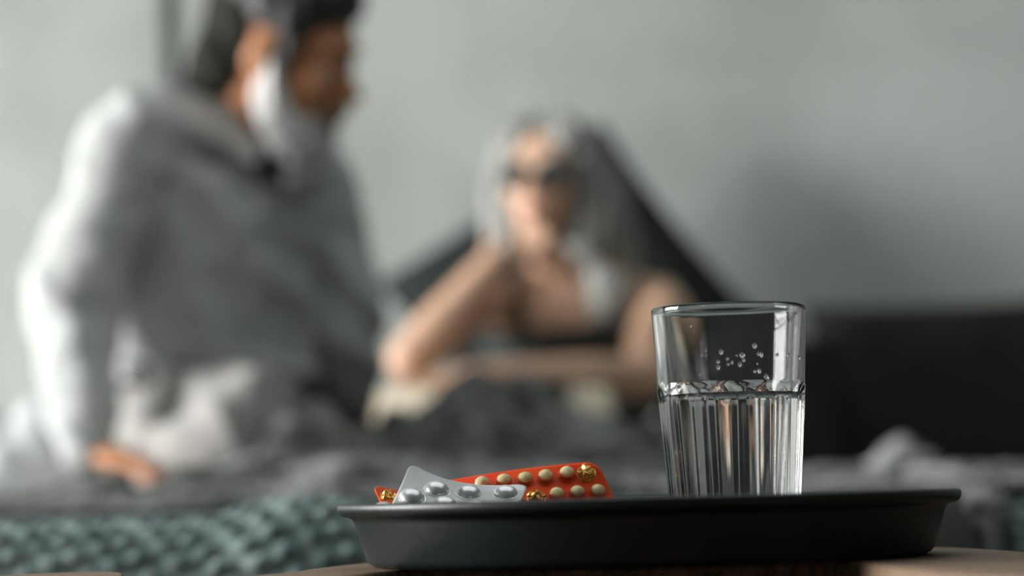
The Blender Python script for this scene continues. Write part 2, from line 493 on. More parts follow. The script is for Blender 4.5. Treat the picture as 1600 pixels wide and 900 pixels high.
# droplets clinging to the inner wall above the water
random.seed(4)
drops = [(1096, 554), (1103, 552), (1110, 552), (1118, 556), (1130, 562), (1146, 557), (1149, 561), (1161, 552), (1166, 566), (1114, 579),
         (1099, 583), (1172, 559), (1178, 560), (1190, 537), (1196, 550), (1203, 560), (1190, 578), (1208, 588), (1175, 585), (1224, 500), (1240, 555), (1238, 562), (1084, 505), (1147, 566), (1134, 572), (1194, 566)]
for i, (px, py) in enumerate(drops):
    p = at(px, py, GY)
    z = p.z - FLOOR_T
    rr = r_in(z)
    dx = max(-rr * 0.97, min(rr * 0.97, p.x - GX))
    sgn = 1 if (i % 3) else -1
    dy = sgn * math.sqrt(rr * rr - dx * dx)
    bm = bmesh.new()
    r = random.uniform(0.0006, 0.0013) if i not in (6, 13, 17) else 0.0016
    nrm = Vector((dx, dy, 0)).normalized()
    rot = nrm.to_track_quat('X', 'Z').to_matrix().to_4x4()
    ball(bm, (GX + dx - nrm.x * 0.0001, GY + dy - nrm.y * 0.0001, p.z), (r * 0.55, r, r * random.uniform(1.0, 1.5)), rot=rot, seg=14)
    obj('droplet', bm, M['water'], gl)

# ------------------------------------------------------------------ blister packs
def bez(P9, u, v):
    def b3(t): return ((1 - t) ** 2, 2 * t * (1 - t), t * t)
    bu, bv = b3(u), b3(v)
    r = Vector((0, 0, 0))
    for j in range(3):
        for i in range(3):
            r += P9[j][i] * bu[i] * bv[j]
    return r
def patch_frame(P9, u, v):
    e = 0.01
    a = (bez(P9, u + e, v) - bez(P9, u - e, v)).normalized()
    b = (bez(P9, u, v + e) - bez(P9, u, v - e)).normalized()
    n_ = a.cross(b).normalized()
    return a, n_.cross(a), n_
def blister_pack(name, P9, size, bumps, r_dome, h_dome, label, mats, pills=True, torn=()):
    """P9: 3x3 control points [v][u]; size (m) along u, v; bumps: (u, v) positions. Front normal = du x dv"""
    W_, H_ = size
    loc = bez(P9, 0.5, 0.0)
    root = empty(name, loc, label, 'blister pack')
    nu, nv = 56, 32
    cr = 0.007
    t = 0.0005
    bm = bmesh.new()
    def pos(i, j):
        x = (i / nu - 0.5) * W_; y = (j / nv - 0.5) * H_
        ax, ay = W_ / 2 - cr, H_ / 2 - cr
        if abs(x) > ax and abs(y) > ay:
            dx, dy = abs(x) - ax, abs(y) - ay
            k = max(dx, dy) / max(1e-9, math.hypot(dx, dy))
            x = math.copysign(ax + dx * k, x); y = math.copysign(ay + dy * k, y)
        u, v = x / W_ + 0.5, y / H_ + 0.5
        return bez(P9, u, v), patch_frame(P9, u, v)[2]
    f, b = [], []
    for j in range(nv + 1):
        fr, br = [], []
        for i in range(nu + 1):
            p, n_ = pos(i, j)
            fr.append(bm.verts.new(p)); br.append(bm.verts.new(p - n_ * t))
        f.append(fr); b.append(br)
    for j in range(nv):
        for i in range(nu):
            bm.faces.new((f[j][i], f[j][i + 1], f[j + 1][i + 1], f[j + 1][i]))
            bm.faces.new((b[j][i], b[j + 1][i], b[j + 1][i + 1], b[j][i + 1]))
    for i in range(nu):
        bm.faces.new((f[0][i], b[0][i], b[0][i + 1], f[0][i + 1]))
        bm.faces.new((f[nv][i + 1], b[nv][i + 1], b[nv][i], f[nv][i]))
    for j in range(nv):
        bm.faces.new((f[j + 1][0], b[j + 1][0], b[j][0], f[j][0]))
        bm.faces.new((f[j][nu], b[j][nu], b[j + 1][nu], f[j + 1][nu]))
    bmesh.ops.recalc_face_normals(bm, faces=bm.faces)
    obj('backing_sheet', bm, mats[0], root)
    for q, (u, v) in enumerate(bumps):
        c = bez(P9, u, v)
        a_, b_, n_ = patch_frame(P9, u, v)
        Mx = Matrix((( a_.x, b_.x, n_.x, c.x), (a_.y, b_.y, n_.y, c.y), (a_.z, b_.z, n_.z, c.z), (0, 0, 0, 1)))
        bm = bmesh.new()
        prof = [(0, h_dome)] + [(r_dome * 0.95 * math.sin(math.radians(a)), h_dome * (math.cos(math.radians(a)) * 0.97 + 0.03)) for a in range(10, 91, 8)] + [(r_dome * 1.0, 0.0003), (r_dome * 1.12, 0.0001), (r_dome * 1.12, -0.0001), (0, -0.0001)]
        def cf(r, z, a, q=q):
            if q in torn and z > h_dome * 0.3: return r * (1 + 0.35 * math.sin(a * 5 + q))
            return r
        lathe(bm, prof, 32, (0, 0, 0), cf)
        if q in torn:
            for v_ in bm.verts:
                if v_.co.z > h_dome * 0.3: v_.co.z -= h_dome * (0.25 + 0.45 * noise.noise(v_.co * 400 + Vector((q, 0, 0))))
        bmesh.ops.transform(bm, matrix=Mx, verts=bm.verts)
        bmesh.ops.recalc_face_normals(bm, faces=bm.faces)
        d = obj('blister', bm, M['foil_gold'] if q in torn else mats[1], root)
        if pills and q not in torn:
            bm = bmesh.new()
            ball(bm, (0, 0, h_dome * 0.46), (r_dome * 0.70, r_dome * 0.70, h_dome * 0.44), M=Mx, seg=20)
            obj('pill', bm, M['pill'], d)
    return root

def quad9(bl, br, tl, tr, bend_mid=(0, 0, 0), top_mid=(0, 0, 0), bot_mid=(0, 0, 0), lm=(0, 0, 0), rm=(0, 0, 0)):
    """3x3 Bezier control points from corners with offsets of the mid points"""
    V = Vector
    bl, br, tl, tr = V(bl), V(br), V(tl), V(tr)
    return [[bl, (bl + br) / 2 + V(bot_mid), br],
            [(bl + tl) / 2 + V(lm), (bl + br + tl + tr) / 4 + V(bend_mid), (br + tr) / 2 + V(rm)],
            [tl, (tl + tr) / 2 + V(top_mid), tr]]

# orange pack on the right, leaning back and rising to the right
FZ = FLOOR_T + 0.0012
o_tl = at(668, 757, 1.372); o_tr = at(934, 721, 1.368)
o_bl = at(690, 800, 1.330); o_br = at(975, 812, 1.345)
P9 = quad9(o_bl, o_br, o_tl, o_tr, bend_mid=(0, -0.001, 0.002), top_mid=(0.004, 0, 0.0035), bot_mid=(0, 0, 0))
def uv_of(P9, px, py):
    best = None
    tgt = (px, py)
    inv = CAM_M.inverted()
    lo_u, lo_v, su, sv = 0.5, 0.5, 0.5, 0.5
    for it in range(7):
        best = None
        for iu in range(-5, 6):
            for iv in range(-5, 6):
                u, v = lo_u + su * iu / 5, lo_v + sv * iv / 5
                q = inv @ bez(P9, u, v)
                x, y = 800 + q.x / -q.z * FPX, 450 - q.y / -q.z * FPX
                d = (x - px) ** 2 + (y - py) ** 2
                if best is None or d < best[0]: best = (d, u, v)
        lo_u, lo_v = best[1], best[2]; su *= 0.4; sv *= 0.4
    return lo_u, lo_v
bump_px = [(754, 758), (788, 754), (821, 751), (853, 747), (886, 742), (916, 740), (806, 782), (838, 779), (870, 775), (902, 772), (934, 770)]
blister_pack('blister_pack', P9, (0.100, 0.034), [uv_of(P9, *b) for b in bump_px], 0.0051, 0.0052,
             'orange blister pack of round cream pills rising to the right behind the silver pack', (M['orange_sheet'], M['orange_dome']), torn=(5, 7))

# small orange pack whose torn corner curls up left of the silver one
q_tl = at(583, 756, 1.352); q_tr = at(690, 770, 1.352)
q_bl = at(604, 800, 1.318); q_br = at(700, 806, 1.318)
P9 = quad9(q_bl, q_br, q_tl, q_tr, top_mid=(-0.002, 0, -0.0035), lm=(-0.001, 0, -0.001))
blister_pack('blister_pack', P9, (0.040, 0.038), [uv_of(P9, 608, 777), uv_of(P9, 646, 782)], 0.0045, 0.0042,
             'small orange blister pack with curled corner poking out left of the silver pack', (M['orange_sheet'], M['orange_dome']), torn=(0,))

# silver pack in front, its left corner kinked up
s_tl = at(641, 722, 1.338); s_tr = at(826, 755, 1.338)
s_bl = at(598, 812, 1.290); s_br = at(800, 815, 1.292)
P9 = quad9(s_bl, s_br, s_tl, s_tr, top_mid=(-0.0085, 0, -0.0105), bend_mid=(-0.003, 0, -0.0005), lm=(0.002, 0, 0.0))
blister_pack('blister_pack', P9, (0.074, 0.046), [uv_of(P9, *b) for b in [(644, 778), (683, 766), (733, 772), (790, 772), (695, 790), (745, 796), (600, 800)]], 0.0072, 0.0048,
             'silver foil blister pack with large domes, its left corner bent up over the tray lip', (M['foil'], M['dome_foil']), pills=False)

# ------------------------------------------------------------------ bed
bed = empty('bed', (0.25, 3.9, 0), 'low dark wooden bed with a thick mattress along the grey wall', 'bed')
bm = bmesh.new()
add_box(bm, (0.25, 3.42, 0.22), (3.3, 2.90, 0.16)); obj('bed_base', bm, M['bed_wood'], bed, smooth=False)
for x in (-1.3, 1.8):
    for y in (2.08, 4.82):
        bm = bmesh.new(); add_box(bm, (x, y, 0.07), (0.08, 0.08, 0.14)); obj('leg', bm, M['bed_wood'], bed, smooth=False)
MAT_T = 0.535
bm = bmesh.new()
add_box(bm, (0.25, 3.42, (0.30 + MAT_T) / 2), (3.25, 2.86, MAT_T - 0.30))
bmesh.ops.bevel(bm, geom=bm.edges[:] + bm.verts[:], offset=0.045, segments=5, affect='EDGES', profile=0.6)
obj('mattress', bm, M['mattress'], bed)

def sstep(a, b, x):
    return smooth01((x - a) / (b - a))
# teal chunky knit blanket draped over the near edge
YF = 2.05
def teal_top(x, y):
    z = MAT_T + 0.013 + 0.005 * math.sin(x * 5.1 + 0.6) + 0.006 * noise.noise(Vector((x * 4, y * 4, 0)))
    z += (0.014 * math.exp(-((x + 0.19) / 0.065) ** 2) - 0.010 * math.exp(-((x + 0.31) / 0.05) ** 2) - 0.010 * sstep(-0.12, -0.05, x)) * sstep(2.6, 2.2, y)
    return max(z, MAT_T + 0.0095)
def teal(x, y):
    z = teal_top(x, y)
    yy = y
    if y < YF:
        a = (YF - y) / 0.11
        if a < PI / 2:
            yy = YF - 0.11 * math.sin(a); z -= 0.11 * (1 - math.cos(a))
        else:
            z -= 0.11 + (a - PI / 2) * 0.11; yy = YF - 0.11 - 0.010 * math.sin(x * 13)
    # cable stitches: slanted rows of plump loops
    q = Vector((x * 5, y * 5, 1))
    xs = x + 0.012 * noise.noise(q); ys = y + 0.012 * noise.noise(q + Vector((3, 3, 3)))
    s = (xs + 0.55 * ys) * 2 * PI / 0.027; t_ = ys * 2 * PI / 0.024
    k = 1.25 * (0.5 + 0.5 * math.cos(s)) ** 0.7 * (0.45 + 0.55 * math.cos(t_ + 0.5 * s * (1 if int(math.floor(s / (2 * PI))) % 2 else -1)))
    d = 0.0066 * (k - 0.4)
    return Vector((x, yy - (d if y < YF else d * 0.3), z + d * (1 if y > YF - 0.05 else 0.4)))
me = height_sheet(-1.05, 1.10, 1.62, 2.95, 0.0042, teal, 0.005)
tag(obj('knit_blanket', me, M['teal_knit']), 'chunky teal green knitted blanket hanging over the near edge of the bed', 'blanket')

# grey wool throw heaped over the woman's legs
peaks = [(705, 614, 3.68, 0.055, 0.10), (770, 614, 3.70, 0.055, 0.12), (820, 634, 3.70, 0.04, 0.12), (880, 668, 3.72, 0.08, 0.15), (640, 662, 3.58, 0.06, 0.12), (600, 690, 3.42, 0.07, 0.08), (705, 690, 3.42, 0.08, 0.10), (950, 690, 3.6, 0.10, 0.15),
         (560, 680, 3.45, 0.07, 0.10), (455, 688, 3.22, 0.05, 0.09), (400, 712, 3.05, 0.05, 0.09), (315, 752, 2.80, 0.055, 0.10), (210, 780, 2.70, 0.08, 0.08), (165, 757, 3.20, 0.07, 0.06), (90, 790, 2.62, 0.08, 0.07),
         (1060, 728, 3.30, 0.10, 0.12), (1180, 748, 3.0, 0.10, 0.14), (1290, 742, 2.9, 0.08, 0.14), (1420, 706, 2.9, 0.032, 0.12), (1500, 732, 2.8, 0.05, 0.14), (1600, 742, 2.8, 0.09, 0.16), (1750, 750, 2.9, 0.12, 0.16),
         (540, 738, 2.85, 0.08, 0.12), (660, 742, 2.85, 0.09, 0.12), (860, 748, 2.85, 0.12, 0.12), (1000, 755, 2.8, 0.1, 0.12)]
PK = [(at(px, py, Y), sx, sy) for px, py, Y, sx, sy in peaks]
def throw_edge(x):
    e = 2.50 + 0.05 * math.sin(x * 9) + 0.03 * math.sin(x * 23 + 1)
    e += (2.12 - e) * sstep(0.15, 0.30, x)
    return e - 0.34 * math.exp(-((x - 0.385) / 0.020) ** 2)
def throw(x, y):
    base = teal_top(x, y) + 0.012
    acc = 0.0
    for p, sx, sy in PK:
        g = math.exp(-0.5 * (((x - p.x) / sx) ** 2 + ((y - p.y) / sy) ** 2)) * (p.z - base)
        acc += max(0, g) ** 4
    h = acc ** 0.25
    p = Vector((x, y, 0))
    w_ = Vector((noise.noise(p * 3.1), noise.noise(p * 3.1 + Vector((5, 2, 1))), 0)) * 0.22
    q = p + w_
    rid = 1 - abs(noise.noise(Vector((q.x * 5.5 + q.y * 4.0, q.y * 3.0 - q.x * 4, 3)))) * 2.2
    amp = (0.046 * sstep(0, 0.05, h) + 0.012) * (0.45 + 0.55 * sstep(2.5, 3.3, y))
    lift = h + max(0, amp * (rid - 0.30))
    lift += 0.010 * abs(noise.noise(Vector((x * 34, y * 34, h * 30)))) + 0.004 * noise.noise(Vector((x * 110, y * 110, 4)))
    e = throw_edge(x)
    lift *= sstep(e - 0.01, e + 0.16, y) * 0.9 + 0.1
    z = base + max(0, lift)
    yy = y
    if y < YF:          # the flap that hangs over the near edge
        a = (YF - y) / 0.12
        if a < PI / 2: yy = YF - 0.12 * math.sin(a) - 0.012 * a; z -= 0.12 * (1 - math.cos(a))
        else: yy = YF - 0.139; z -= 0.12 + (a - PI / 2) * 0.12
    return Vector((x, yy, z))
me = height_sheet(-0.78, 1.25, 1.72, 3.98, 0.0064, throw, 0.006)
# trim the cloth to its wavy hem
bm = bmesh.new(); bm.from_mesh(me)
hem_y = lambda v: v.co.y if v.co.y > YF - 0.10 else YF - 0.12 - max(0, (MAT_T - 0.10 - v.co.z))
kill = [v for v in bm.verts if hem_y(v) < throw_edge(v.co.x)]
bmesh.ops.delete(bm, geom=kill, context='VERTS'); bm.to_mesh(me); bm.free()
tag(obj('wool_throw', me, M['throw']), 'heathered dark grey wool throw heaped in folds over the bed and the woman\'s knees', 'throw')

# near-black strip added as the shade of the gap at the near edge
def gap_strip(x, y):
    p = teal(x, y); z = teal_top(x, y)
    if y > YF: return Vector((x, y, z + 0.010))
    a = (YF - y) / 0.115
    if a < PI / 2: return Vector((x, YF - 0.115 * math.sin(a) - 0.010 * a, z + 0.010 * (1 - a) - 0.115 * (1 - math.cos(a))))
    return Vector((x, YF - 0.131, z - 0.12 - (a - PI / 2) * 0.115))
me = height_sheet(0.312, 0.378, 1.80, 2.35, 0.008, gap_strip, 0.003)
tag(obj('shade_gap_strip', me, M['cushion']), 'near-black strip standing in for the shaded gap at the bed edge right of the tray', 'sheet')

# white sheet bunched beside the man's hand
def sheet_h(x, y):
    base = MAT_T + 0.012
    g = 0
    for p, sx, sy in SH:
        g = max(g, math.exp(-0.5 * (((x - p.x) / sx) ** 2 + ((y - p.y) / sy) ** 2)) * (p.z - base))
    rid = 1 - abs(noise.noise(Vector((x * 7 + y * 5, y * 4, 8)))) * 2
    return Vector((x, y, max(base + g + 0.02 * (rid - 0.5) * (g > 0.01), base - 0.001)))
SH = [(at(-60, 640, 3.75), 0.13, 0.14), (at(62, 628, 3.74), 0.07, 0.10), (at(10, 700, 3.5), 0.05, 0.08), (at(-20, 740, 3.3), 0.05, 0.06), (at(-160, 620, 3.8), 0.18, 0.2)]
me = height_sheet(-1.35, -0.50, 3.22, 4.5, 0.012, sheet_h, 0.006)
tag(obj('white_sheet', me, M['white_linen']), 'rumpled white bed sheet bunched up beside the man\'s propping hand', 'sheet')

# ------------------------------------------------------------------ cushions
def cushion(center, w_, h_, d_, rot, name, label, m_, cat='cushion'):
    bm = bmesh.new()
    nn = 36
    def pt(u, v, s):
        # pillow shape: corners pulled out, edges sagging in
        x, y = u * w_ / 2, v * h_ / 2
        pinch_x = 1 - 0.07 * (1 - v * v) * 0 - 0.06 * (1 - abs(v) ** 2) * abs(u) ** 2
        pinch_y = 1 - 0.06 * (1 - abs(u) ** 2) * abs(v) ** 2
        th = d_ / 2 * ((1 - u ** 4) * (1 - v ** 4)) ** 0.5
        p = Vector((x * pinch_x, s * th, y * pinch_y))
        p.y += s * 0.006 * noise.noise(p * 9 + Vector((s, 0, 0))) * (1 if th > 0.01 else 0)
        return p
    F = {}
    for s in (-1, 1):
        for j in range(nn + 1):
            for i in range(nn + 1):
                u, v = -1 + 2 * i / nn, -1 + 2 * j / nn
                on = i in (0, nn) or j in (0, nn)
                key = (i, j, 0 if on else s)
                if key not in F: F[key] = bm.verts.new(pt(u, v, s))
    for s in (-1, 1):
        g = lambda i, j: F[(i, j, 0 if (i in (0, nn) or j in (0, nn)) else s)]
        for j in range(nn):
            for i in range(nn):
                q = [g(i, j), g(i + 1, j), g(i + 1, j + 1), g(i, j + 1)]
                bm.faces.new(q if s < 0 else q[::-1])
    Mx = Matrix.Translation(center) @ rot
    bmesh.ops.transform(bm, matrix=Mx, verts=bm.verts)
    root = empty(name, center, label, cat)
    obj('cushion_cover', bm, m_, root)
    # piped seam around the edge
    bm = bmesh.new()
    loop = []
    for a, b, k in ((-1, -1, 0), (1, -1, 1), (1, 1, 2), (-1, 1, 3)):
        for t in range(12):
            f = -1 + 2 * t / 12
            u, v = ((f, -1), (1, f), (-f, 1), (-1, -f))[k]
            loop.append(Mx @ pt(u, v, 1))
    loop.append(loop[0])
    loft(bm, loop, [0.004] * len(loop), n=8, closed_round=False, sub=1)
    obj('piping', bm, m_, root)
    return root
RX = lambda d: Matrix.Rotation(math.radians(d), 4, 'X')
RY = lambda d: Matrix.Rotation(math.radians(d), 4, 'Y')
RZ = lambda d: Matrix.Rotation(math.radians(d), 4, 'Z')
c1 = at(900, 500, 4.74)
cushion((c1.x, 4.74, 0.925), 0.55, 0.55, 0.16, RX(-10) @ RY(-36), 'cushion', 'large charcoal cushion set on its corner against the wall behind the woman', M['cushion'])
c2 = at(1500, 590, 4.60)
cushion((c2.x, 4.60, c2.z - 0.037), 0.56, 0.385, 0.17, RX(-14) @ RY(-1), 'cushion', 'wide near-black cushion propped against the wall at the right edge', M['cushion'])
c3 = at(1172, 632, 4.44)
cushion((c3.x, 4.44, c3.z - 0.026), 0.34, 0.31, 0.13, RX(-14) @ RY(2), 'cushion', 'low near-black cushion behind the drinking glass, beside the woman\'s elbow', M['cushion'])

# ------------------------------------------------------------------ people
def head_parts(bm, Mh, male):
    B = lambda c, r, rot=None: ball(bm, c, r, M=Mh, rot=rot, seg=24)
    k = 1.0 if male else 0.94
    B((-0.012, 0, 0.036), (0.096 * k, 0.075 * k, 0.086 * k))
    B((0.028, 0, -0.030), (0.062 * k, 0.058 * k, 0.082 * k))
    B((0.034, 0, -0.074), (0.046, 0.046 * k, 0.034))
    B((0.070, 0, -0.098), (0.017, 0.022, 0.016))
    B((0.070, 0, 0.030), (0.022, 0.050, 0.020))
    B((0.073, 0, 0.022), (0.017, 0.044, 0.010))
    for s in (-1, 1):
        B((0.055, s * 0.035, -0.026), (0.029, 0.024, 0.026))
        B((0.101, s * 0.011, -0.035), (0.010, 0.008, 0.007))
        B((-0.006, s * 0.0745 * k, -0.006), (0.018, 0.007, 0.030), Matrix.Rotation(0.2, 4, 'Y'))
        B((-0.013, s * 0.079 * k, -0.002), (0.013, 0.006, 0.024), Matrix.Rotation(0.3, 4, 'Y'))
        B((0.0735, s * 0.031, 0.0065 if male else 0.0085), (0.0135, 0.0165, 0.0105 if male else 0.0055))      # upper lid
        B((0.0735, s * 0.031, -0.0085), (0.009, 0.014, 0.0045))     # lower lid
    loft(bm, [Mh @ Vector(p) for p in ((0.083, 0, 0.014), (0.094, 0, -0.008), (0.109, 0, -0.026))], [0.008, 0.009, 0.0115], n=12)
    B((0.085, 0, -0.056), (0.012, 0.024, 0.009))
    B((0.084, 0, -0.071), (0.012, 0.020, 0.008))

def face_parts(Mh, root, male):
    for s in (-1, 1):
        bm = bmesh.new(); ball(bm, (0.0725, s * 0.031, 0.0), 0.0125, M=Mh); e = obj('eye', bm, M['eye'], root)
        bm = bmesh.new(); ball(bm, (0.0822, s * 0.031, 0.0), (0.0033, 0.0058, 0.0058), M=Mh); obj('iris', bm, M['iris'], e)
        bm = bmesh.new()
        loft(bm, [Mh @ Vector((0.086, s * 0.014, 0.023)), Mh @ Vector((0.088, s * 0.031, 0.029)), Mh @ Vector((0.078, s * 0.048, 0.022))], [0.0035, 0.0045, 0.0025], n=8)
        obj('eyebrow', bm, M['hair_dark'] if male else M['hair_silver'], root)
    bm = bmesh.new()
    loft(bm, [Mh @ Vector(p) for p in ((0.084, -0.022, -0.062), (0.0945, -0.008, -0.0585), (0.0955, 0, -0.060), (0.0945, 0.008, -0.0585), (0.084, 0.022, -0.062))], [0.002, 0.0040, 0.0038, 0.0040, 0.002], n=10)
    loft(bm, [Mh @ Vector(p) for p in ((0.084, -0.020, -0.064), (0.0935, 0, -0.0690), (0.084, 0.020, -0.064))], [0.002, 0.0050, 0.002], n=10)
    obj('lips', bm, M['lips'], root)

def hand(bm, wrist, D, Nrm, thumb_side, curl=0.35, size=1.0, spread=0.10, r0=0.027):
    """palm + 4 unequal fingers + side thumb. D: towards fingers, Nrm: out of the palm; thumb_side = +-1 along D x N"""
    D = Vector(D).normalized(); Nrm = Vector(Nrm); Nrm = (Nrm - D * Nrm.dot(D)).normalized()
    S = D.cross(Nrm) * thumb_side
    wrist = Vector(wrist)
    k = size
    loft(bm, [wrist - D * 0.02 * k, wrist + D * 0.02 * k, wrist + D * 0.055 * k, wrist + D * 0.088 * k],
         [(r0 * k, r0 * 0.75 * k), (0.032 * k, 0.017 * k), (0.040 * k, 0.015 * k), (0.040 * k, 0.011 * k)], side=S, n=20)
    for i, (off, ln, r) in enumerate(((0.030, 0.072, 0.0088), (0.0105, 0.080, 0.009), (-0.010, 0.075, 0.0087), (-0.029, 0.060, 0.0078))):
        a = off / 0.03 * spread
        d = (D * math.cos(a) + S * math.sin(a)).normalized()
        p = wrist + D * 0.080 * k + S * off * k
        pts = [p]; ang = curl * 0.5
        for seg in (0.44, 0.31, 0.25):
            dd = d * math.cos(ang) + Nrm * math.sin(ang)
            p = p + dd * ln * seg * k * 1.08
            pts.append(p); ang += curl
        loft(bm, pts, [r * k * 1.08, r * k, r * k * 0.94, r * k * 0.78], n=12)
    p = wrist + D * 0.022 * k + S * 0.026 * k
    d1 = (D * 0.62 + S * 0.70 + Nrm * 0.32).normalized()
    d2 = (D * 0.88 + S * 0.32 + Nrm * 0.36).normalized()
    loft(bm, [p, p + d1 * 0.036 * k, p + d1 * 0.036 * k + d2 * 0.032 * k, p + d1 * 0.036 * k + d2 * 0.058 * k], [0.014 * k, 0.0115 * k, 0.010 * k, 0.008 * k], n=12)

def head_matrix(c, fwd, up):
    f = Vector(fwd).normalized(); u = Vector(up); u = (u - f * u.dot(f)).normalized(); l = u.cross(f)
    return Matrix(((f.x, l.x, u.x, c.x), (f.y, l.y, u.y, c.y), (f.z, l.z, u.z, c.z), (0, 0, 0, 1)))

BED = MAT_T + 0.01
# ------------------------------------------------------------ the man
man = empty('person', (-0.45, 3.55, BED), 'bearded man in a pale grey shirt sitting on the bed, leaning on one arm', 'person')
hc = at(447, 84, 3.46)
MH = head_matrix(hc, (0.915, -0.20, -0.35), (0.30, -0.25, 0.91))
MH = MH @ Matrix.Scale(1.08, 4)
neck0 = at(395, 225, 3.55)
shR = at(225, 230, 3.45)      # his right shoulder = left in the photo
shL = at(500, 290, 3.62)
elR = at(130, 480, 3.42); wrR = at(136, 698, 3.30)
elL = at(545, 500, 3.62); wrL = at(545, 640, 3.72)
pelv = at(320, 655, 3.60)
chest = at(370, 330, 3.56); waist = at(335, 520, 3.60)
TS = (shL - shR).normalized()
hipR = at(235, 668, 3.58); hipL = at(400, 665, 3.66)
knR = at(410, 668, 3.27); anR = at(300, 728, 3.30)
knL = at(500, 745, 3.50); anL = at(420, 765, 3.44)
bm = bmesh.new()
head_parts(bm, MH, True)
loft(bm, [neck0 - Vector((0, 0, 0.05)), neck0, MH @ Vector((-0.030, 0, -0.055)), MH @ Vector((-0.022, 0, 0.0))], [(0.075, 0.06), (0.060, 0.055), (0.055, 0.055), 0.055], side=TS)
loft(bm, [neck0 - Vector((0, 0, 0.03)), chest, waist, pelv], [(0.10, 0.06), (0.155, 0.10), (0.14, 0.10), (0.15, 0.11)], side=TS, n=24)
loft(bm, [neck0 - Vector((0, 0, 0.03)), shR, elR, wrR], [0.05, 0.042, 0.034, 0.026])
loft(bm, [neck0 - Vector((0, 0, 0.03)), shL, elL, wrL], [0.05, 0.036, 0.030, 0.024])
loft(bm, [hipR, knR, anR], [0.070, 0.045, 0.034])
loft(bm, [hipL, knL, anL], [0.070, 0.045, 0.034])
for an, d in ((anR, Vector((0.35, 0.9, -0.10))), (anL, Vector((-0.8, 0.5, -0.12)))):
    d.normalize()
    loft(bm, [an - d * 0.04, an + d * 0.05, an + d * 0.15, an + d * 0.19], [(0.032, 0.032), (0.04, 0.03), (0.045, 0.018), (0.04, 0.012)], side=(0.4, -0.9, 0))
hand(bm, wrR + Vector((0.004, 0, -0.008)), (0.85, -0.42, -0.20), (-0.2, 0.1, -0.9), 1, curl=0.28, size=1.05, spread=0.22)
hand(bm, wrL, (0.25, -0.10, -0.75), (-0.1, 0.6, -0.6), -1, curl=0.25, size=1.0, spread=0.16)
me = fuse(bm, 0.0036, 4)
obj('body', me, M['skin_man'], man)
face_parts(MH, man, True)

def folds(scale, amp, ax, ay, seed=0.0):
    ax, ay = Vector(ax).normalized(), Vector(ay).normalized()
    def f(co, n):
        q = Vector((co.dot(ax) * scale, co.dot(ay) * scale * 0.30, seed))
        q += Vector((1, 0.5, 0)) * 0.6 * noise.noise(co * 6 + Vector((seed, 0, 0)))
        r = 1 - abs(noise.noise(q)) * 2.4
        return amp * (r - 0.35) + amp * 0.35 * noise.noise(co * 26)
    return f
# shirt: torso, sleeves, rolled cuffs
bm = bmesh.new()
loft(bm, [neck0 - Vector((0, 0, 0.01)), neck0 - Vector((0.0, 0, 0.06)), at(372, 330, 3.55), at(345, 470, 3.57), at(338, 560, 3.58), at(338, 598, 3.58)],
     [(0.085, 0.065), (0.155, 0.09), (0.165, 0.120), (0.158, 0.125), (0.158, 0.130), (0.160, 0.135)], side=TS, n=32, closed_round=False)
loft(bm, [neck0 - Vector((0.0, 0, 0.025)), at(285, 200, 3.48), at(214, 228, 3.44), at(155, 340, 3.42), at(122, 460, 3.40), at(122, 500, 3.40)], [0.07, 0.066, 0.072, 0.068, 0.068, 0.064], n=24)
loft(bm, [at(128, 450, 3.40), at(126, 540, 3.38), at(130, 640, 3.33), at(134, 700, 3.30)], [0.060, 0.056, 0.047, 0.038], n=24)
loft(bm, [neck0 - Vector((0.0, 0, 0.03)), at(455, 265, 3.60), shL, at(522, 380, 3.62), elL, at(547, 570, 3.66), wrL], [0.06, 0.068, 0.066, 0.060, 0.056, 0.050, 0.040], n=24)
me = fuse(bm, 0.0048, 6)
displace(me, folds(12, 0.013, (0.75, 0, 0.66), (-0.66, 0.1, 0.75), 2.0))
obj('shirt', me, M['shirt'], man)
# collar: two leaves folded down either side of the open neck
for pts in ((at(352, 150, 3.60), at(352, 182, 3.50), at(372, 215, 3.445), at(398, 252, 3.415)), (at(505, 215, 3.60), at(500, 238, 3.52), at(478, 258, 3.465), at(448, 285, 3.42))):
    bm = bmesh.new()
    loft(bm, pts, [(0.020, 0.004), (0.028, 0.004), (0.028, 0.004), (0.006, 0.003)], side=(0.9, -0.3, -0.4) if pts[0].x < -0.35 else (0.6, -0.3, -0.7), n=14)
    obj('collar', bm, M['shirt'], man)
bm = bmesh.new()
ball(bm, at(424, 246, 3.452), (0.040, 0.022, 0.044), seg=20)
obj('undershirt', bm, M['undershirt'], man)
for k in range(4):
    bm = bmesh.new(); p = at(402 - k * 6, 330 + k * 72, 3.405 + 0.006 * k)
    ball(bm, p, (0.006, 0.003, 0.006), seg=12); obj('shirt_button', bm, M['shirt'], man)
# trousers
bm = bmesh.new()
loft(bm, [at(338, 600, 3.59), at(330, 650, 3.60), at(325, 700, 3.60)], [(0.150, 0.118), (0.160, 0.125), (0.13, 0.10)], side=TS, n=28, closed_round=False)
loft(bm, [hipR, knR, anR + Vector((-0.03, 0, 0.0))], [0.098, 0.074, 0.060], n=24)
loft(bm, [hipL, knL, anL], [0.095, 0.074, 0.056], n=24)
me = fuse(bm, 0.0055, 6)
displace(me, folds(14, 0.009, (1, 0.3, 0.2), (0, 0.3, 1), 7.0))
obj('trousers', me, M['trousers'], man)
bm = bmesh.new()
ring_ = []
for k in range(25):
    a = 2 * PI * k / 24
    c_ = at(338, 610, 3.59)
    ring_.append(c_ + TS * 0.168 * math.cos(a) + Vector((-TS.y, TS.x, 0)).normalized() * 0.138 * math.sin(a))
loft(bm, ring_, [(0.019, 0.004)] * 25, side=(0, 0, 1), n=10, closed_round=False, sub=1)
